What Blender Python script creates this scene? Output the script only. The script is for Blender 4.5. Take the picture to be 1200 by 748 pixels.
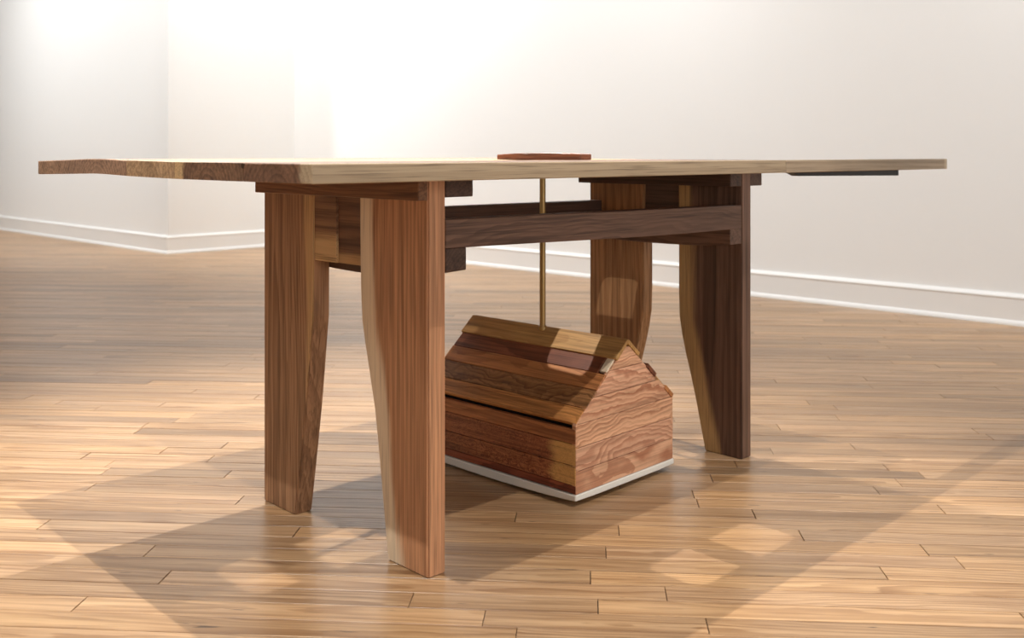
import bpy, bmesh, math, random
from mathutils import Vector, Matrix
random.seed(7)
for o in list(bpy.data.objects): bpy.data.objects.remove(o, do_unlink=True)
scene = bpy.context.scene
COL = scene.collection
R = math.radians

# ------------------------------------------------------------------ camera
F_PX, HZ, CAM_Z = 1172.4, 180.6, 0.76
cam_d = bpy.data.cameras.new('camera'); cam = bpy.data.objects.new('camera', cam_d); COL.objects.link(cam)
cam.location = (0, 0, CAM_Z); cam.rotation_euler = (R(90), 0, 0)
cam_d.sensor_fit = 'HORIZONTAL'; cam_d.sensor_width = 36; cam_d.lens = 36 * F_PX / 1200
cam_d.shift_y = -(374 - HZ) / 1200
cam_d.clip_start = .05
cam_d.dof.use_dof = True; cam_d.dof.focus_distance = 2.05; cam_d.dof.aperture_fstop = 5.0
scene.camera = cam

# ------------------------------------------------------------------ table and room frames
TH = R(44.066)
U = Vector((math.cos(TH), math.sin(TH), 0)); S = Vector((-math.sin(TH), math.cos(TH), 0))
O = Vector((-.1501, 1.7871, 0))                  # outer front corner of the nearest leg
def us(u, s, z=0): return U * u + S * s + Vector((0, 0, z))   # absolute table-frame coordinates
WA = R(-44.287)
WU = Vector((math.cos(WA), math.sin(WA), 0)); WV = Vector((-math.sin(WA), math.cos(WA), 0))
def ab(a, b, z=0): return WU * a + WV * b + Vector((0, 0, z))  # room frame

# ------------------------------------------------------------------ world, lights, exposure
w = bpy.data.worlds.new('world'); scene.world = w; w.use_nodes = True
w.node_tree.nodes['Background'].inputs[0].default_value = (1, 1, 1, 1)
w.node_tree.nodes['Background'].inputs[1].default_value = 0.0
scene.view_settings.view_transform = 'Standard'; scene.view_settings.look = 'None'
scene.view_settings.gamma = 1; scene.view_settings.use_curve_mapping = False
scene.view_settings.exposure = 0.1
WARM = (1.0, .955, .895); NEUT = (.955, .98, 1.0)
def spot(name, loc, target, power, angle, blend=.6, radius=.02, color=WARM):
    d = bpy.data.lights.new(name, 'SPOT'); d.energy = power; d.spot_size = R(angle); d.spot_blend = blend
    d.shadow_soft_size = radius; d.color = color
    o = bpy.data.objects.new(name, d); COL.objects.link(o); o.location = loc
    o.rotation_euler = (Vector(target) - Vector(loc)).to_track_quat('-Z', 'Y').to_euler(); return o
def area(name, loc, size, size_y, power, rotz=0, color=NEUT):
    d = bpy.data.lights.new(name, 'AREA'); d.shape = 'RECTANGLE'; d.size = size; d.size_y = size_y; d.energy = power; d.color = color
    o = bpy.data.objects.new(name, d); COL.objects.link(o); o.location = loc; o.rotation_euler = (0, 0, rotz); return o
LH = 4.2
mid = us(1.75, 1.55)
spot('track_spot_key', us(1.15, 2.74, LH), us(1.0, 1.3), 540, 60, 1.0)
spot('track_spot_near', us(-.91, .925, LH), us(1.15, 1.75), 440, 42, 1.0)
spot('track_spot_back', us(2.41, 4.65, LH), us(1.25, 1.85), 860, 44, 1.0)
spot('track_spot_side', us(4.295, 2.03, 3.3), us(1.757, 1.709, .735), 620, 13, .7)
spot('track_spot_front', us(1.78, -.43, LH), us(1.6, 1.45), 280, 32, 1.0)
# wall washers
for a, b, ta, tb, p in [(-6.2, 2.7, -6.3, 4.74, 390), (-4.4, 2.7, -4.4, 4.74, 410), (-8.6, .9, -8.8, 3.62, 560), (-11.2, .7, -10.6, 3.62, 170), (-5.2, 3.0, -7.18, 4.1, 150), (-2.2, 2.7, -2.2, 4.74, 260), (0, 2.7, 0, 4.74, 230)]:
    spot('wall_wash_spot', ab(a, b, 4.25), ab(ta, tb, 1.5), p, 80, 1.0, .22, NEUT)
# soft fill lamps added under the ceiling to lift the ambient light
for a, b in ((-6, 1.0), (-1.5, 1.0), (-1.5, -3.0), (-6, -3.0)):
    area('ceiling_fill_lamp', ab(a, b, 4.5), 2.6, 1.2, 15, WA)
# unseen fill lamp added at the near wall to brighten the gable, behind and right of the camera
dw = area('near_wall_fill', ab(4.40, .6, 1.25), 3.6, 1.7, 95, 0, (.96, .98, 1.0))
dw.rotation_euler = (-WU).to_track_quat('-Z', 'Y').to_euler()

# ------------------------------------------------------------------ helpers
def link(o, parent=None):
    COL.objects.link(o)
    if parent is not None: o.parent = parent
    return o
def tag(o, label=None, cat=None, group=None, kind=None):
    if label: o['label'] = label
    if cat: o['category'] = cat
    if group: o['group'] = group
    if kind: o['kind'] = kind
    return o
def empty(name, loc, rz):
    e = bpy.data.objects.new(name, None); e.location = loc; e.rotation_euler = (0, 0, rz); e.empty_display_size = .1
    return link(e)
def finish(name, bm, mat, parent=None, gv=None, sap=None, bevel=0, smooth=False, seg=1):
    """bm -> ONE mesh object; gv maps a local point to wood coordinates (grain along x), sap to depth below the sapwood edge"""
    if bevel:
        bmesh.ops.remove_doubles(bm, verts=bm.verts, dist=1e-6)
        es = [e for e in bm.edges if e.is_manifold and e.calc_face_angle(0) > R(20)]
        bmesh.ops.bevel(bm, geom=es, offset=bevel, segments=seg, affect='EDGES', clamp_overlap=True)
    bmesh.ops.recalc_face_normals(bm, faces=bm.faces)
    me = bpy.data.meshes.new(name); bm.to_mesh(me); bm.free()
    me.materials.append(mat)
    if gv:
        at = me.attributes.new('gv', 'FLOAT_VECTOR', 'POINT')
        for i, v in enumerate(me.vertices): at.data[i].vector = gv(v.co)
    if sap:
        at = me.attributes.new('sapc', 'FLOAT', 'POINT')
        for i, v in enumerate(me.vertices): at.data[i].value = sap(v.co)
    if smooth:
        for p in me.polygons: p.use_smooth = True
    return link(bpy.data.objects.new(name, me), parent)
def box(bm, x0, x1, y0, y1, z0, z1):
    vs = [bm.verts.new((x, y, z)) for z in (z0, z1) for x, y in ((x0, y0), (x1, y0), (x1, y1), (x0, y1))]
    for f in ((0, 3, 2, 1), (4, 5, 6, 7), (0, 1, 5, 4), (1, 2, 6, 5), (2, 3, 7, 6), (3, 0, 4, 7)): bm.faces.new([vs[i] for i in f])
    return vs
def prism(bm, poly, lo, hi, fn):
    """extrude a 2D polygon; fn(p, q, t) -> 3D"""
    a = [bm.verts.new(fn(p, q, lo)) for p, q in poly]; b = [bm.verts.new(fn(p, q, hi)) for p, q in poly]
    n = len(poly); bm.faces.new(a[::-1]); bm.faces.new(b)
    for i in range(n): bm.faces.new((a[i], a[(i + 1) % n], b[(i + 1) % n], b[i]))
def grid_solid(bm, nx, ny, pt, th):
    """closed solid from a grid: pt(i,j) -> (point, normal*thickness)"""
    A = [[bm.verts.new(pt(i, j, 0)) for j in range(ny)] for i in range(nx)]
    B = [[bm.verts.new(pt(i, j, 1)) for j in range(ny)] for i in range(nx)]
    for i in range(nx - 1):
        for j in range(ny - 1):
            bm.faces.new((A[i][j], A[i + 1][j], A[i + 1][j + 1], A[i][j + 1]))
            bm.faces.new((B[i][j], B[i][j + 1], B[i + 1][j + 1], B[i + 1][j]))
    for i in range(nx - 1):
        bm.faces.new((A[i][0], B[i][0], B[i + 1][0], A[i + 1][0])); bm.faces.new((A[i][-1], A[i + 1][-1], B[i + 1][-1], B[i][-1]))
    for j in range(ny - 1):
        bm.faces.new((A[0][j], A[0][j + 1], B[0][j + 1], B[0][j])); bm.faces.new((A[-1][j], B[-1][j], B[-1][j + 1], A[-1][j + 1]))

# ------------------------------------------------------------------ materials
def srgb(r, g, b):
    f = lambda c: (c / 255 / 12.92) if c / 255 <= .04045 else ((c / 255 + .055) / 1.055) ** 2.4
    return (f(r), f(g), f(b), 1)
class NT:
    def __init__(s, name):
        s.m = bpy.data.materials.new(name); s.m.use_nodes = True; s.t = s.m.node_tree; s.b = s.t.nodes['Principled BSDF']
    def n(s, kind, **kw):
        x = s.t.nodes.new(kind)
        for k, v in kw.items(): setattr(x, k, v)
        return x
    def l(s, a, b): s.t.links.new(a, b)
    def math(s, op, a, b=None, c=None, clamp=False):
        x = s.n('ShaderNodeMath', operation=op); x.use_clamp = clamp
        for i, v in enumerate((a, b, c)):
            if v is None: continue
            if isinstance(v, (int, float)): x.inputs[i].default_value = v
            else: s.l(v, x.inputs[i])
        return x.outputs[0]
    def mix(s, fac, a, b, blend='MIX'):
        x = s.n('ShaderNodeMix', data_type='RGBA', blend_type=blend)
        for i, v in ((0, fac), (6, a), (7, b)):
            if isinstance(v, (int, float)): x.inputs[i].default_value = v
            elif isinstance(v, tuple): x.inputs[i].default_value = v
            else: s.l(v, x.inputs[i])
        return x.outputs[2]
    def noise(s, vec, scale, detail=3, rough=.55, dist=0):
        m = s.n('ShaderNodeVectorMath', operation='MULTIPLY'); s.l(vec, m.inputs[0]); m.inputs[1].default_value = scale
        x = s.n('ShaderNodeTexNoise'); s.l(m.outputs[0], x.inputs['Vector'])
        x.inputs['Scale'].default_value = 1; x.inputs['Detail'].default_value = detail; x.inputs['Roughness'].default_value = rough; x.inputs['Distortion'].default_value = dist
        return x.outputs[0]
    def ramp(s, fac, a, b):
        x = s.n('ShaderNodeMapRange', interpolation_type='SMOOTHSTEP'); s.l(fac, x.inputs[0]); x.inputs[1].default_value = a; x.inputs[2].default_value = b
        return x.outputs[0]
def wood(name, early, late, spacing=.006, warp=.02, pith=(.02, -.06), rough=.5, ring=.85, pore=.5, tone=.3, fleck=0, sapcol=None, sapw=.03, saplat=None, burl=0, tonecol=None, use_tone_attr=False, spec=.4, warpx=1.1, gloss_var=.0):
    k = NT(name); at = k.n('ShaderNodeAttribute', attribute_name='gv'); gv = at.outputs['Vector']
    sep = k.n('ShaderNodeSeparateXYZ'); k.l(gv, sep.inputs[0])
    n1 = k.noise(gv, (warpx, 7, 7), 2, .5); n2 = k.noise(gv, (warpx * 3.5, 22, 22), 3, .55)
    wv = k.math('ADD', k.math('MULTIPLY', k.math('SUBTRACT', n1, .5), warp * 2), k.math('MULTIPLY', k.math('SUBTRACT', n2, .5), warp * .5))
    if burl:
        n3 = k.noise(gv, (38, 60, 60), 4, .65, 1.2); wv = k.math('ADD', wv, k.math('MULTIPLY', k.math('SUBTRACT', n3, .5), burl))
    y = k.math('ADD', k.math('SUBTRACT', sep.outputs[1], pith[0]), wv); z = k.math('SUBTRACT', sep.outputs[2], pith[1])
    r = k.math('SQRT', k.math('ADD', k.math('MULTIPLY', y, y), k.math('MULTIPLY', z, z)))
    r = k.math('ADD', r, wv)
    ph = k.math('FRACT', k.math('DIVIDE', r, spacing))
    rg = k.math('MULTIPLY', k.ramp(ph, .15, .9), k.math('SUBTRACT', 1, k.ramp(ph, .93, 1.0)))
    wn = k.n('ShaderNodeTexWhiteNoise', noise_dimensions='1D'); k.l(k.math('FLOOR', k.math('DIVIDE', r, spacing)), wn.inputs['W'])
    rg = k.math('MULTIPLY', rg, k.math('ADD', k.math('MULTIPLY', wn.outputs['Value'], .8), .35))
    streak = k.noise(gv, (.9, 55, 55), 3, .6)
    big = k.noise(gv, (1.6, 16, 16), 2, .5); fine = k.noise(gv, (6, 330, 330), 2, .6); mid_ = k.noise(gv, (4, 120, 120), 2, .5)
    c = k.mix(k.math('MULTIPLY', rg, ring, clamp=True), early, late)
    dark = tonecol or tuple(x * .45 for x in late[:3]) + (1,)
    c = k.mix(k.math('MULTIPLY', k.ramp(big, .42, .72), tone), c, dark)
    c = k.mix(k.math('MULTIPLY', k.ramp(mid_, .47, .66), pore), c, dark)
    c = k.mix(k.math('MULTIPLY', k.ramp(streak, .50, .72), .30), c, dark)
    c = k.mix(k.math('MULTIPLY', k.math('SUBTRACT', 1, k.ramp(streak, .28, .48)), .35), c, early)
    if sapcol:
        sp = k.n('ShaderNodeAttribute', attribute_name='sapc').outputs['Fac']
        sn = k.noise(gv, (2.2, 25, 25), 3, .6)
        q = k.math('ADD', sp, k.math('MULTIPLY', k.math('SUBTRACT', sn, .5), sapw * 1.2))
        sf = k.math('SUBTRACT', 1, k.ramp(q, sapw * .75, sapw * 1.25))
        sc = k.mix(k.math('MULTIPLY', rg, .45), sapcol, saplat or tuple(x * .72 for x in sapcol[:3]) + (1,))
        c = k.mix(sf, c, sc)
    c = k.mix(k.math('MULTIPLY', k.ramp(fine, .50, .70), pore), c, dark)
    if fleck:
        fl = k.noise(gv, (14, 110, 110), 2, .5); c = k.mix(k.math('MULTIPLY', k.ramp(fl, .70, .78), fleck), c, srgb(52, 32, 18))
        lt = k.noise(gv, (2.2, 40, 40), 3, .6); c = k.mix(k.math('MULTIPLY', k.ramp(lt, .52, .75), .35), c, srgb(226, 190, 146))
    if use_tone_attr:
        ta = k.n('ShaderNodeAttribute', attribute_name='tone')
        c = k.mix(1.0, c, ta.outputs['Color'], 'MULTIPLY')
    k.l(c, k.b.inputs['Base Color'])
    k.b.inputs['Roughness'].default_value = rough; k.b.inputs['Specular IOR Level'].default_value = spec
    if gloss_var:
        gn = k.noise(gv, (3, 30, 30), 2); k.l(k.math('ADD', k.math('MULTIPLY', gn, gloss_var), rough - gloss_var / 2), k.b.inputs['Roughness'])
    bp = k.n('ShaderNodeBump'); bp.inputs['Strength'].default_value = .25; bp.inputs['Distance'].default_value = .0008
    k.l(k.math('ADD', k.math('MULTIPLY', fine, .6), k.math('MULTIPLY', rg, .4)), bp.inputs['Height']); k.l(bp.outputs[0], k.b.inputs['Normal'])
    return k.m
def plain(name, col, rough=.6, metal=0, bump=0, var=.0, scale=30):
    k = NT(name); k.b.inputs['Base Color'].default_value = col; k.b.inputs['Roughness'].default_value = rough; k.b.inputs['Metallic'].default_value = metal
    tc = k.n('ShaderNodeTexCoord').outputs['Object']; n = k.noise(tc, (scale, scale, scale), 3)
    if var:
        k.l(k.mix(k.math('MULTIPLY', n, var), col, tuple(x * .6 for x in col[:3]) + (1,)), k.b.inputs['Base Color'])
    if bump:
        bp = k.n('ShaderNodeBump'); bp.inputs['Strength'].default_value = bump; bp.inputs['Distance'].default_value = .001; k.l(n, bp.inputs['Height']); k.l(bp.outputs[0], k.b.inputs['Normal'])
    return k.m
M_WALL = plain('white_wall_paint', srgb(245, 244, 241), .75, 0, .15, .02, 60)
M_TRIM = plain('white_trim_paint', srgb(244, 243, 240), .4, 0, .05, .02, 20)
M_CEIL = plain('ceiling_paint', srgb(242, 241, 239), .85, 0, .1, .02, 40)
M_SUB = plain('dark_joint_wood', srgb(58, 40, 26), .9, 0, .1, .2, 40)
M_BRASS = plain('aged_brass', srgb(168, 138, 88), .38, .75, .05, .3, 60)
M_BLACK = plain('black_steel', srgb(28, 26, 25), .5, .3, .1, .1, 80)
M_PAD = plain('white_felt', srgb(236, 232, 222), .9, 0, .4, .05, 120)
M_OAK = wood('oak_floor', srgb(194, 158, 119), srgb(150, 113, 77), spacing=.0075, warp=.02, pith=(.0, -.03), rough=.33, ring=.85, pore=.36, tone=.28, fleck=.8, use_tone_attr=True, spec=.5, tonecol=srgb(120, 82, 48), gloss_var=.12, warpx=1.4)

# ------------------------------------------------------------------ room shell
B1, B2, A0, A1, AL, BR, CH = 4.744, 3.620, -7.184, 4.5, -13.0, -5.5, 4.6
def wall(name, p0, p1, out, th=.12):
    bm = bmesh.new(); p0 = Vector(p0); p1 = Vector(p1); out = Vector(out) * th
    prism(bm, [(p0.x, p0.y), (p1.x, p1.y), (p1.x + out.x, p1.y + out.y), (p0.x + out.x, p0.y + out.y)], -.02, CH, lambda p, q, t: (p, q, t))
    o = finish(name, bm, M_WALL); tag(o, kind='structure'); return o
wall('wall_right', ab(A0 - .12, B1), ab(A1, B1), WV)
wall('wall_return', ab(A0, B2 + .12), ab(A0, B1), -WU)
wall('wall_left', ab(AL, B2), ab(A0, B2), WV)
wall('wall_far_left', ab(AL, BR), ab(AL, B2 + .12), -WU)
wall('wall_rear', ab(AL - .12, BR), ab(A1 + .12, BR), -WV)
wall('wall_near', ab(A1, BR), ab(A1, B1 + .12), WU)
bm = bmesh.new()
for y0, y1, z0, z1 in ((-1.9, -1.8, -.95, .95), (1.8, 1.9, -.95, .95), (-1.8, 1.8, .85, .95), (-1.8, 1.8, -.95, -.85), (-.03, .03, -.85, .85)): box(bm, -.06, .0, y0, y1, z0, z1)
wf = finish('added_window_frame', bm, M_TRIM); wf.location = ab(A1 - .001, .6, 1.25); wf.rotation_euler = (0, 0, WA); tag(wf, kind='structure')  # invented frame around the added fill lamp; the wall has no opening
def flat(name, z0, z1, mat, inset=.12):
    bm = bmesh.new()
    pts = [ab(AL - inset, BR - inset), ab(A1 + inset, BR - inset), ab(A1 + inset, B1 + inset), ab(A0 - inset, B1 + inset), ab(A0 - inset, B2 + inset), ab(AL - inset, B2 + inset)]
    prism(bm, [(p.x, p.y) for p in pts], z0, z1, lambda p, q, t: (p, q, t))
    o = finish(name, bm, mat); tag(o, kind='structure'); return o
flat('ceiling', CH, CH + .1, M_CEIL)
floor = flat('floor', -.12, -.004, M_SUB)
BB = [(0, 0), (.028, 0), (.0275, .008), (.024, .016), (.018, .021), (.016, .023), (.016, .118), (.019, .121), (.018, .127), (.012, .133), (.006, .1395), (0, .1395)]
def baseboard(name, p0, p1, inn, e0=0, e1=0):
    bm = bmesh.new(); p0 = Vector(p0); p1 = Vector(p1); d = (p1 - p0).normalized(); inn = Vector(inn)
    a = [bm.verts.new(p0 + inn * x - d * x * e0 + Vector((0, 0, z))) for x, z in BB]; b = [bm.verts.new(p1 + inn * x + d * x * e1 + Vector((0, 0, z))) for x, z in BB]
    n = len(BB); bm.faces.new(a[::-1]); bm.faces.new(b)
    for i in range(n): bm.faces.new((a[i], a[(i + 1) % n], b[(i + 1) % n], b[i]))
    o = finish(name, bm, M_TRIM); tag(o, kind='structure'); return o
baseboard('baseboard_right', ab(A0, B1), ab(A1, B1), -WV, -1, -1)
baseboard('baseboard_return', ab(A0, B2), ab(A0, B1), WU, 1, -1)
baseboard('baseboard_left', ab(AL, B2), ab(A0, B2), -WV, -1, 1)

# ------------------------------------------------------------------ floor boards
FA = R(-4.3); FU = Vector((math.cos(FA), math.sin(FA), 0)); FV = Vector((-math.sin(FA), math.cos(FA), 0)); BWID = .0572
def inroom(p, m=0.0):
    a, b = p.dot(WU), p.dot(WV)
    return AL - m < a < A1 + m and BR - m < b < (B1 if a > A0 else B2) + m
rf = random.Random(11)
boards = []
row0 = int(-1.0 / BWID); row1 = int(13.5 / BWID)
for r_ in range(row0, row1):
    x = -11 - rf.random() * 1.2
    while x < 8.5:
        L = rf.choice((.35, .5, .62, .8, .95, 1.1, 1.3, 1.55)) * rf.uniform(.85, 1.15)
        c = FU * (x + L / 2) + FV * ((r_ + .5) * BWID)
        if any(inroom(FU * (x + L * f) + FV * ((r_ + .5) * BWID), .06) for f in (0, .25, .5, .75, 1)): boards.append((r_, x, L, c))
        x += L
def frustum(c, L):
    if c.y < 1.35: return False
    lo, hi = c - FU * (L / 2), c + FU * (L / 2)
    return hi.x / max(hi.y, .3) > -.515 and lo.x / max(lo.y, .3) < .515
vis = sorted([b for b in boards if frustum(b[3], b[2]) and b[3].y > 1.48], key=lambda b: b[3].y)[:300]
visset = set((b[0], b[1]) for b in vis)
def board_geo(L, gap=.0005, bev=.0005, th=.012):
    x = L / 2 - gap; y = BWID / 2 - gap
    V = [(-x, -y, -th), (x, -y, -th), (x, y, -th), (-x, y, -th), (-x, -y, -bev), (x, -y, -bev), (x, y, -bev), (-x, y, -bev), (-x + bev, -y + bev, 0), (x - bev, -y + bev, 0), (x - bev, y - bev, 0), (-x + bev, y - bev, 0)]
    Fc = [(0, 1, 5, 4), (1, 2, 6, 5), (2, 3, 7, 6), (3, 0, 4, 7), (4, 5, 9, 8), (5, 6, 10, 9), (6, 7, 11, 10), (7, 4, 8, 11), (8, 9, 10, 11)]
    return V, Fc
def tone():
    t = rf.gauss(.985, .13); t = min(1.14, max(.66, t)); h = rf.uniform(-1, 1)
    return (t * (1 + .02 * h), t, t * (1 - .06 * h), 1)
def board_mesh(lst, name, local):
    V, Fc, G, T = [], [], [], []
    for (r_, x, L, c) in lst:
        v, f = board_geo(L, rf.choice((.0005, .0006, .0007, .0011))); k0 = len(V); tn = tone(); off = Vector((rf.uniform(0, 40), rf.choice((0, 0, .02, .04, .08)) + rf.uniform(-.015, .015), rf.uniform(-.012, .02)))
        sx = rf.choice((-1, 1)); dz = rf.uniform(-.0003, .0003)
        for p in v:
            P = Vector(p); G.append((P.x * sx + off.x, P.y + off.y, P.z + off.z)); T.append(tn)
            V.append((P.x, P.y, P.z + dz) if local else tuple(c + FU * P.x + FV * P.y + Vector((0, 0, P.z + dz))))
        Fc += [tuple(i + k0 for i in q) for q in f]
    me = bpy.data.meshes.new(name); me.from_pydata(V, [], Fc); me.materials.append(M_OAK)
    a = me.attributes.new('gv', 'FLOAT_VECTOR', 'POINT'); a.data.foreach_set('vector', [q for g in G for q in g])
    a = me.attributes.new('tone', 'FLOAT_COLOR', 'POINT'); a.data.foreach_set('color', [q for g in T for q in g])
    return me
for b in vis:
    o = bpy.data.objects.new('floor_board', board_mesh([b], 'floor_board', True)); o.location = b[3]; o.rotation_euler = (0, 0, FA); link(o, floor)
rest = [b for b in boards if (b[0], b[1]) not in visset]
o = link(bpy.data.objects.new('distant_floor_boards', board_mesh(rest, 'distant_floor_boards', False)), floor); tag(o, kind='stuff')

# ------------------------------------------------------------------ table
WAL_E, WAL_L = srgb(150, 104, 70), srgb(104, 66, 42)
SAP, SAPL = srgb(206, 174, 132), srgb(176, 138, 94)
def dull(c, k=.12): g = c[0] * .35 + c[1] * .45 + c[2] * .2; return tuple(min(255, 1.06 * (x + (g - x) * k)) for x in c)
def wal(name, e=(150, 104, 70), l=(104, 66, 42), **kw): return wood(name, srgb(*dull(e)), srgb(*dull(l)), **kw)
table = empty('dining_table', O + U * .52 + S * .28, TH)
tag(table, 'long walnut dining table with tapered plank legs standing on the oak floor', 'table')
TO = Vector((.52, .28, 0))
def T(u, s, z): return (u - TO.x, s - TO.y, z)
rt = random.Random(5)
def goff(): return Vector((rt.uniform(0, 30), rt.uniform(-.03, .03), rt.uniform(-.03, .03)))
def gv_axes(ax, ay, az, off): return lambda c: (Vector((c[ax] + off.x, c[ay] + off.y, c[az] + off.z)))
# legs: width profile (z -> width of the plank from its straight outer edge)
PA = [(0, .1185), (.0885, .132), (.18, .145), (.272, .160), (.347, .179), (.40, .193), (.44, .202), (.50, .206), (.60, .208), (.7156, .209)]
PB = [(0, .110), (.06, .124), (.122, .138), (.19, .156), (.245, .172), (.29, .183), (.335, .191), (.40, .193), (.55, .193), (.7156, .193)]
PC = [(0, .126), (.08, .141), (.16, .155), (.237, .168), (.31, .178), (.381, .187), (.424, .193), (.50, .1935), (.60, .194), (.7156, .194)]
def leg(prof, u0, u1, s_out, sgn, mat, goffset, tilt=0, fade=0, deep=0):
    bm = bmesh.new(); n = len(prof); m = 7
    def pt(i, j, t):
        z, wd = prof[i]; return T(u0 if t == 0 else u1, s_out + sgn * wd * j / (m - 1), z)
    grid_solid(bm, n, m, pt, 0)
    for v in bm.verts: pass
    def widthat(z):
        for (z0, w0), (z1, w1) in zip(prof, prof[1:]):
            if z0 <= z <= z1 + 1e-6: return w0 + (w1 - w0) * (z - z0) / (z1 - z0)
        return prof[-1][1]
    def sap(c):
        d = abs((c.y + TO.y) - s_out); return widthat(c.z) - d + fade * max(0, .62 - c.z) + deep * (c.x + TO.x - u0)
    off = goffset
    def gv(c):
        y = abs((c.y + TO.y) - s_out); y = y + tilt * c.z
        return Vector((c.z + off.x, y + off.y, (c.x + TO.x - u0) + off.z))
    return finish('leg', bm, mat, table, gv, sap, bevel=.0025, seg=2)
m_leg1 = wal('walnut_leg_near', (204, 146, 102), (156, 100, 66), spacing=.0075, warp=.010, pith=(.16, -.12), sapcol=srgb(230, 208, 178), sapw=.042, ring=.7, tone=.25, pore=.4, warpx=.7)
m_leg2 = wal('walnut_leg_left', (172, 126, 88), (124, 84, 56), spacing=.011, warp=.022, pith=(.05, -.03), sapcol=srgb(198, 160, 112), sapw=.034, ring=.7, tone=.25, warpx=.8)
m_leg3 = wal('walnut_leg_far', (118, 86, 68), (82, 58, 46), spacing=.014, warp=.018, pith=(.10, -.05), sapcol=srgb(190, 156, 108), sapw=.044, ring=.8, tone=.25, warpx=.8)
m_leg4 = wal('walnut_leg_back', (178, 130, 84), (138, 92, 54), spacing=.014, warp=.03, pith=(.09, -.04), ring=.65, tone=.3, warpx=.8)
LT = .0413
leg(PA, 0, LT, 0, 1, m_leg1, Vector((3.1, 0, 0)))
leg(PC, 0, LT, .566, -1, m_leg2, Vector((9.4, 0, 0)), 0, .10, 8)
leg(PB, 1.0033, 1.0033 + LT, 0, 1, m_leg3, Vector((15.3, 0, 0)))
leg(PB, 1.0033, 1.0033 + LT, .5026, -1, m_leg4, Vector((21.3, 0, 0)))
m_beam = wal('walnut_beam', (138, 92, 58), (92, 58, 36), spacing=.008, ring=.65, pith=(.02, -.04))
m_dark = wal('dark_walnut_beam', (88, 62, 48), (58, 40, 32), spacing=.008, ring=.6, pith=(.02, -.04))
m_rail = wal('walnut_rail', (116, 84, 66), (78, 54, 42), spacing=.012, ring=.7, warp=.03, pith=(.02, -.03), warpx=2.2)
def bar(name, u0, u1, s0, s1, z0, z1, mat, axis, bev=.0015, shape=None):
    bm = bmesh.new(); n = 9 if shape else 2
    if axis == 's':
        grid_solid(bm, n, 2, lambda i, j, t: T(u0 + (u1 - u0) * t, s0 + (s1 - s0) * i / (n - 1), (z0 if j == 0 else z1) + (shape(i / (n - 1), j) if shape else 0)), 0)
    else:
        grid_solid(bm, n, 2, lambda i, j, t: T(u0 + (u1 - u0) * i / (n - 1), s0 + (s1 - s0) * t, (z0 if j == 0 else z1) + (shape(i / (n - 1), j) if shape else 0)), 0)
    ax = (1, 2, 0) if axis == 's' else (0, 2, 1)
    return finish(name, bm, mat, table, gv_axes(*ax, goff()), None, bev)
ZB = .7156
bar('top_beam', -.0223, 0, 0, .566, .6765, ZB, m_beam, 's')
bar('top_beam', LT, .1085, 0, .566, .681, ZB, m_dark, 's')
bar('top_beam', .954, 1.0033, 0, .5026, .680, ZB, m_dark, 's')
bar('top_beam', 1.0033 + LT, 1.095, 0, .5026, .680, ZB, m_dark, 's')
bar('cross_rail', LT, .0918, 0, .566, .546, .588, m_dark, 's', shape=lambda f, j: -.024 * math.sin(math.pi * f) ** .6 if j == 0 else 0)
bar('cross_rail', .953, 1.0033, 0, .5026, .537, .576, m_rail, 's', shape=lambda f, j: -.010 * math.sin(math.pi * f) ** .6 if j == 0 else 0)
bar('stretcher', LT, 1.0033, 0, .040, .588, .641, m_rail, 'u', shape=lambda f, j: (-.013 * f - .006 * math.sin(math.pi * f) * f) if j == 0 else (-.008 * f))
ob = bar('stretcher', LT, 1.0033, .520, .560, .588, .630, m_dark, 'u', shape=lambda f, j: (-.013 * f) if j == 0 else 0)
for v in ob.data.vertices:                                        # the back stretcher runs in to the narrower far trestle
    f = (v.co.x + TO.x - LT) / .962; v.co.y -= .0634 * f
m_ap1 = wal('walnut_apron_pale', (150, 108, 74), (104, 70, 46), spacing=.016, ring=.7, pith=(-.10, -.03), sapcol=srgb(206, 170, 122), sapw=.05, warp=.02)
m_ap2 = wal('walnut_apron', (128, 88, 60), (88, 58, 40), spacing=.02, ring=.6, pith=(-.10, -.03), sapcol=srgb(186, 148, 104), sapw=.018, warp=.02)
for s0, s1, u0, mat in ((.2945, .372, .004, m_ap1), (.209, .2945, .010, m_ap2)):
    bm = bmesh.new(); box(bm, *[a - TO.x for a in (u0, .034)], *[a - TO.y for a in (s0, s1)], .542, ZB)
    finish('apron_board', bm, mat, table, gv_axes(1, 2, 0, goff()), lambda c: c.z - .542, .001)  # bottom strip coloured paler for the light on it, through the sap mask
bm = bmesh.new(); box(bm, *[a - TO.x for a in (1.012, 1.036)], *[a - TO.y for a in (.193, .3096)], .54, ZB)
finish('apron_board', bm, m_dark, table, gv_axes(1, 2, 0, goff()), None, .001)

# ---- tabletop: five long boards with a rounded hole at the rod, and a narrow leaf
UL, UR, SF = -.3253, .990, -.1306
HU, HS = .623, .320                                               # rod position
HA, HB, HR = .140, .062, .026                                     # half sizes and corner radius of the hole
def warp(s): 
    q = s - SF; return .0045 * math.exp(-((q - .80) / .16) ** 2) - .0015 * math.exp(-((q - 1.13) / .06) ** 2)
edges = [0, .202, .445, .65, 1.0, 1.1323]
def hole_pts(side):
    """outline of the hole on one side of the joint, from +u to -u"""
    pts = []
    for k in range(13):
        a = math.pi / 2 * k / 12; pts.append((HA - HR + HR * math.cos(a), HB - HR + HR * math.sin(a)))
    full = pts + [(-x, y) for x, y in pts[::-1]]                  # upper half, from +u to -u
    js = SF + .445 - HS
    if side > 0: return [(HA, js)] + full + [(-HA, js)]
    return [(HA, js)] + [(x, -y) for x, y in full] + [(-HA, js)]
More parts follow.
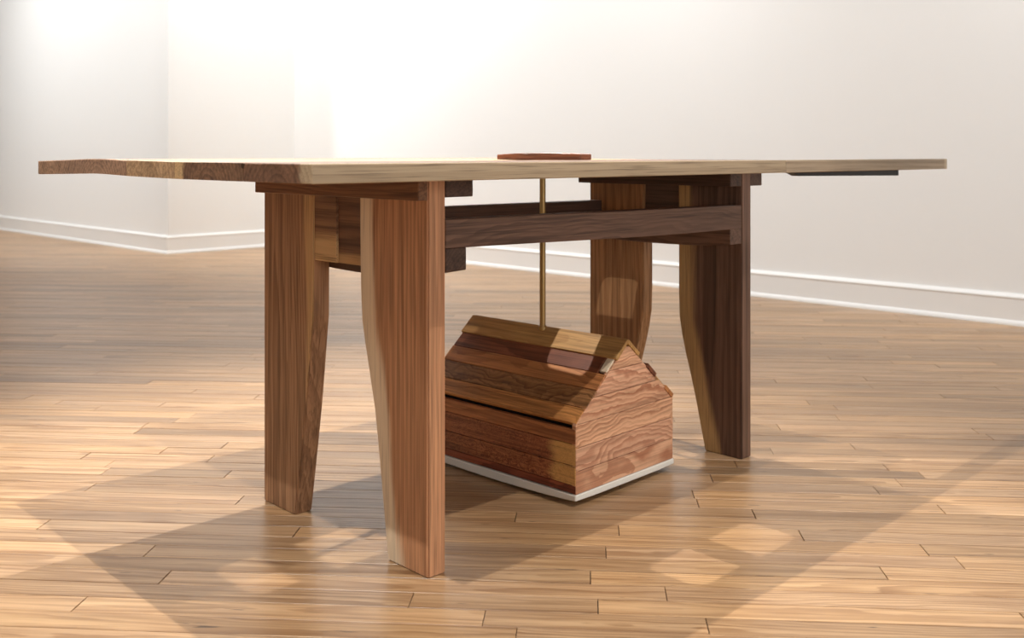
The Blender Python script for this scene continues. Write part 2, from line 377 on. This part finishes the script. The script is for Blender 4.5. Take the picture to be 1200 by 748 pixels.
top_mats = [
    wal('walnut_top_front', (128, 90, 66), (88, 60, 44), spacing=.011, warp=.010, pith=(.10, -.03), sapcol=srgb(178, 158, 130), saplat=srgb(140, 118, 92), sapw=.030, ring=.75, rough=.45),
    wal('walnut_top_void', (140, 102, 74), (92, 62, 44), spacing=.010, warp=.012, pith=(.12, -.02), ring=.8, rough=.45, sapcol=srgb(206, 172, 126), sapw=.035),
    wal('walnut_top_crotch', (196, 160, 118), (150, 112, 78), spacing=.012, warp=.03, pith=(.1, -.01), ring=.6, rough=.45, burl=.02),
    wal('walnut_top_wide', (176, 138, 110), (128, 94, 72), spacing=.010, warp=.015, pith=(.15, -.04), ring=.7, rough=.45),
    wal('walnut_top_edge', (186, 148, 116), (134, 98, 74), spacing=.009, warp=.02, pith=(.05, -.02), ring=.7, rough=.45)]
for i in range(5):
    s0, s1 = SF + edges[i], SF + edges[i + 1]; g = .0003
    s0 += g if i else 0; s1 -= g if i < 4 else 0
    bm = bmesh.new()
    if i in (1, 2):
        if i == 1:
            hp = [(HU + x, min(HS + y, s1)) for x, y in hole_pts(-1)]
            poly = [(UL, s0), (UR, s0), (UR, s1)] + hp + [(UL, s1)]
        else:
            hp = [(HU + x, max(HS + y, s0)) for x, y in hole_pts(1)]
            poly = [(UL, s1), (UL, s0)] + hp[::-1] + [(UR, s0), (UR, s1)]
        prism(bm, poly, ZB, .7456, lambda p, q, t: T(p, q, t + warp(q)))
    else:
        r = .012 if i in (0, 4) else 0
        ns = 8
        def pt(a, j, t):
            s = s0 + (s1 - s0) * j / (ns - 1); u = (UL, UR)[a]
            return T(u, s, (ZB, .7456)[t] + warp(s))
        grid_solid(bm, 2, ns, pt, 0)
    off = goff(); s00 = s0
    gvf = lambda c, off=off, s00=s00: Vector((c.x + off.x, (c.y + TO.y - s00), (c.z - ZB)))
    sapf = (lambda c: c.y + TO.y - SF) if i == 0 else (lambda c, e=s0: c.y + TO.y - e + .0)
    if i == 1: sapf = lambda c, e=s1: e - (c.y + TO.y)
    finish('tabletop_board', bm, top_mats[i], table, gvf, sapf, .0015 if i not in (1, 2) else 0)
# narrow leaf carried on past the main top
m_leaf = wal('walnut_leaf', (176, 154, 126), (136, 114, 88), spacing=.010, warp=.02, pith=(.1, -.03), ring=.6, pore=.3, rough=.45, sapcol=srgb(206, 188, 160), sapw=.02)
bm = bmesh.new(); box(bm, UR + .0012 - TO.x, 1.913 - TO.x, SF - TO.y, SF + .032 - TO.y, ZB - .0005, .7456)
leaf = finish('table_leaf', bm, m_leaf, table, gv_axes(0, 1, 2, goff()), lambda c: 1.913 - TO.x - c.x, .0015)
bm = bmesh.new()
prism(bm, [(1.03, ZB - .0005), (1.60, ZB - .0005), (1.60, .6995), (1.06, .7065)], SF + .006, SF + .026, lambda p, q, t: T(p, t, q))
finish('support_bar', bm, M_BLACK, leaf, None, None, .001)
# bark void in the end grain of the second board
bm = bmesh.new(); prism(bm, [(.196, .7440), (.2065, .7448), (.2075, .7385), (.201, .7365)], UL - .0006, UL + .02, lambda p, q, t: T(t, SF + p, q))
finish('bark_void', bm, M_SUB, table)

# ------------------------------------------------------------------ hanging house
HTH = R(46.315); hu = Vector((math.cos(HTH), math.sin(HTH), 0)); hs = Vector((-math.sin(HTH), math.cos(HTH), 0))
HW, HL, Z0, ZE, ZR = .3625, .4976, .0265, .1774, .3351
hc = Vector((.1364, 2.1498, 0)) + hu * HW / 2 + hs * HL / 2
house = empty('hanging_wooden_house', (hc.x, hc.y, .008), HTH)
tag(house, 'small gabled house of mixed wood boards hanging from a brass rod under the table', 'sculpture')
def Hc(x, y, z): return (x, y, z - .008)      # x across the gable, y along the ridge, z in world
hw, hl = HW / 2, HL / 2
rh = random.Random(3)
def hoff(): return Vector((rh.uniform(0, 30), rh.uniform(-.02, .02), rh.uniform(-.01, .01)))
BT = .010                                      # board thickness
def hwood(n, e, l, **kw):
    kw.setdefault('rough', .42); kw.setdefault('spacing', .010); kw.setdefault('warp', .025); kw.setdefault('warpx', 3.0); kw.setdefault('pith', (.02, -.02)); kw.setdefault('spec', .4); return wood(n, srgb(*e), srgb(*l), **kw)
# inner core panels keep the joints dark
core = plain('house_core', srgb(40, 26, 18), .9)
sl = math.hypot(hw, ZR - ZE); sd = Vector((hw / sl, 0, -(ZR - ZE) / sl)); sn = Vector(((ZR - ZE) / sl, 0, hw / sl))
def slope_board(name, side, t0, t1, y0, y1, mat, lift=0, th=BT, sub=None):
    bm = bmesh.new(); vs = []
    for y in (y0, y1):
        for t, h in ((t0, 0), (t1, 0), (t1, 1), (t0, 1)):
            p = Vector((0, 0, ZR)) + sd * (t * sl) + sn * (-th + lift + h * th); vs.append(bm.verts.new(Hc(side * p.x, y, p.z)))
    for f in ((0, 1, 2, 3), (4, 7, 6, 5), (0, 4, 5, 1), (1, 5, 6, 2), (2, 6, 7, 3), (3, 7, 4, 0)): bm.faces.new([vs[i] for i in f])
    off = hoff()
    return finish(name, bm, mat, sub or house, lambda c: Vector((c.y + off.x, side * c.x * 1.3 + off.y, c.z * .3 + off.z)), (lambda c: c.y + hl), .0008)
roof_mats = [
    hwood('roof_cap_gold', (206, 160, 98), (172, 122, 66), ring=.6, tone=.2),
    hwood('roof_dark', (146, 86, 58), (96, 52, 34), spacing=.02, tone=.6),
    hwood('roof_orange', (214, 146, 90), (164, 100, 58), spacing=.014, tone=.3),
    hwood('roof_olive', (176, 126, 80), (118, 78, 46), spacing=.012, warp=.045, warpx=5, tone=.3),
    hwood('roof_amber', (226, 160, 94), (166, 104, 56), spacing=.008, tone=.2)]
ts = [.22, .42, .61, .82, 1.0]
for side in (-1, 1):
    # ridge cap
    slope_board('ridge_board', side, 0, .235, -hl - .004, hl + .004, roof_mats[0], .004, .009)
    for i in range(4):
        y0 = -hl
        g = .007
        if i == 0:
            b = slope_board('roof_board', side, ts[0] - .02, ts[1] - g, -hl + .026, hl, roof_mats[1], 0)
            slope_board('gap_light_block', side, ts[0] - .02, ts[1] - .03, -hl + .004, -hl + .024, hwood('gap_light_pale', (240, 224, 196), (222, 196, 160), ring=.3, pore=.1, tone=.1), -.001, .007, sub=b)  # pale filler block, coloured to read as light in the roof gap
        else:
            slope_board('roof_board', side, ts[i], ts[i + 1] - g - (.006 if i == 3 else 0), y0 - (.001 if i == 2 else 0) - (.004 * (i % 2) if side > 0 else 0), hl, roof_mats[i + 1] if side < 0 else roof_mats[(1, 1, 0, 2)[i]], .0006 * (i % 2) + (.003 * (i != 2) if side > 0 else 0))
wall_mats = [
    hwood('wall_brown_upper', (194, 126, 78), (146, 88, 52), spacing=.014, tone=.35),
    hwood('wall_burl', (186, 114, 74), (112, 60, 38), spacing=.016, burl=.07, ring=1.0, tone=.3, sapcol=srgb(226, 176, 108), sapw=.075, saplat=srgb(180, 124, 68)),
    hwood('wall_burl_low', (190, 118, 76), (118, 64, 40), spacing=.016, burl=.06, ring=1.0, tone=.3, sapcol=srgb(224, 172, 104), sapw=.062, saplat=srgb(174, 118, 64)),
    hwood('wall_red_strip', (168, 92, 62), (116, 56, 38), spacing=.012, tone=.4)]
zs = [ZE - .0115, .1335, .0868, .0445, Z0]
for side in (-1, 1):
    for i in range(4):
        bm = bmesh.new(); z1, z0 = zs[i], zs[i + 1] + .0013
        pr = .0008 * ((i + 1) % 2)
        xs = sorted((side * (hw - BT), side * (hw + pr))); box(bm, xs[0], xs[1], -hl + .0, hl, z0 - .008, z1 - .008)
        off = hoff()
        finish('wall_board', bm, wall_mats[i], house, lambda c, off=off: Vector((c.y + off.x, c.z + off.y, c.x * .3 + off.z)), lambda c: c.y + hl, .0008)
gab = [hwood('gable_board_%s' % n, e, l, spacing=sp, warp=.035, warpx=4, pith=(.03, -.025), ring=1.0, tone=.15, pore=.3) for n, e, l, sp in (
    ('low', (232, 182, 146), (186, 126, 94), .012), ('rose', (234, 184, 150), (188, 128, 98), .010), ('mid', (238, 188, 150), (192, 134, 100), .011))]
gz = [Z0, .0762, .1262, .1768, .226, .276, .3215]
def half_at(z): return hw - .0005 if z <= ZE else max(0, (hw - .0005) * (ZR - .008 - z) / (ZR - .008 - ZE))
for end in (-1, 1):
    for i in range(6):
        z0, z1 = gz[i] + .0006, gz[i + 1] - .0006; a, b = half_at(z0), half_at(z1)
        poly = [(-a, z0), (a, z0), (b, z1), (-b, z1)] if b > .002 else [(-a, z0), (a, z0), (0, z1)]
        bm = bmesh.new(); ys = (-hl - .001 - .0006 * (i % 2), -hl + BT) if end < 0 else (hl - BT, hl + .001)
        prism(bm, poly, ys[0], ys[1], lambda p, q, t: Hc(p, t, q)); off = hoff()
        finish('gable_board', bm, gab[i % 3], house, lambda c, off=off: Vector((c.x + off.x, c.z + off.y, c.y * .4 + off.z)), None, .0006)
bm = bmesh.new()
prism(bm, [(-hw + .022, Z0 + .002), (hw - .022, Z0 + .002), (hw - .022, ZE - .010), (0, ZR - .026), (-hw + .022, ZE - .010)], -hl + .012, hl - .012, lambda p, q, t: Hc(p, t, q))
finish('inner_frame', bm, core, house)
# pale felt pad under the house: softly bellied along the long sides
bm = bmesh.new(); n = 15
def pad(i, j, t):
    y = -hl - .003 + (HL + .006) * i / (n - 1); x = (-1 + 2 * j / 6) * (hw + .003)
    bell = .010 * math.sin(math.pi * i / (n - 1)) ** .7
    return Hc(x, y, Z0 - .0005 if t else .0135 - bell * .75 - .002 * (1 - abs(-1 + 2 * j / 6) ** 6))
grid_solid(bm, n, 7, pad, 0)
finish('base_pad', bm, M_PAD, house, None, None, .002)
# rod, ferrule and the cross bar that carries it on the tabletop
def lathe(bm, prof, cx, cy, n=20):
    rings = [[bm.verts.new((cx + r * math.cos(2 * math.pi * k / n), cy + r * math.sin(2 * math.pi * k / n), z)) for k in range(n)] for r, z in prof]
    for a, b in zip(rings, rings[1:]):
        for k in range(n): bm.faces.new((a[k], a[(k + 1) % n], b[(k + 1) % n], b[k]))
    bm.faces.new(rings[0][::-1]); bm.faces.new(rings[-1])
rodw = O + U * HU + S * HS
rl = house.matrix_basis.inverted() @ Vector((rodw.x, rodw.y, 0))
bm = bmesh.new(); lathe(bm, [(.0074, .325 - .008), (.0074, .750 - .008)], rl.x, rl.y); finish('rod', bm, M_BRASS, house, smooth=False)
bm = bmesh.new(); lathe(bm, [(.0105, .329 - .008), (.0105, .338 - .008), (.0085, .3405 - .008)], rl.x, rl.y); finish('ferrule', bm, M_BRASS, house)
m_bar = wood('walnut_cross_bar', srgb(142, 88, 62), srgb(92, 52, 36), spacing=.006, pith=(.02, -.03), rough=.4)
bm = bmesh.new(); n = 13; da = TH - HTH
def barpt(i, j, t):
    f = -1 + 2 * i / (n - 1); s = .140 * f; hwid = .026 - .004 * f * f
    u = hwid * (-1 if j == 0 else 1); z = .7462 if t == 0 else .7462 + .0145 + .002 * (1 - f * f) - .002 * (f > .5) * (f - .5) * 2
    x = u * math.cos(da) - s * math.sin(da); y = u * math.sin(da) + s * math.cos(da)
    return (rl.x + x, rl.y + y, z - .008)
grid_solid(bm, n, 2, barpt, 0)
finish('cross_bar', bm, m_bar, house, lambda c: Vector((c.y + 4, c.x, c.z)), None, .0012)
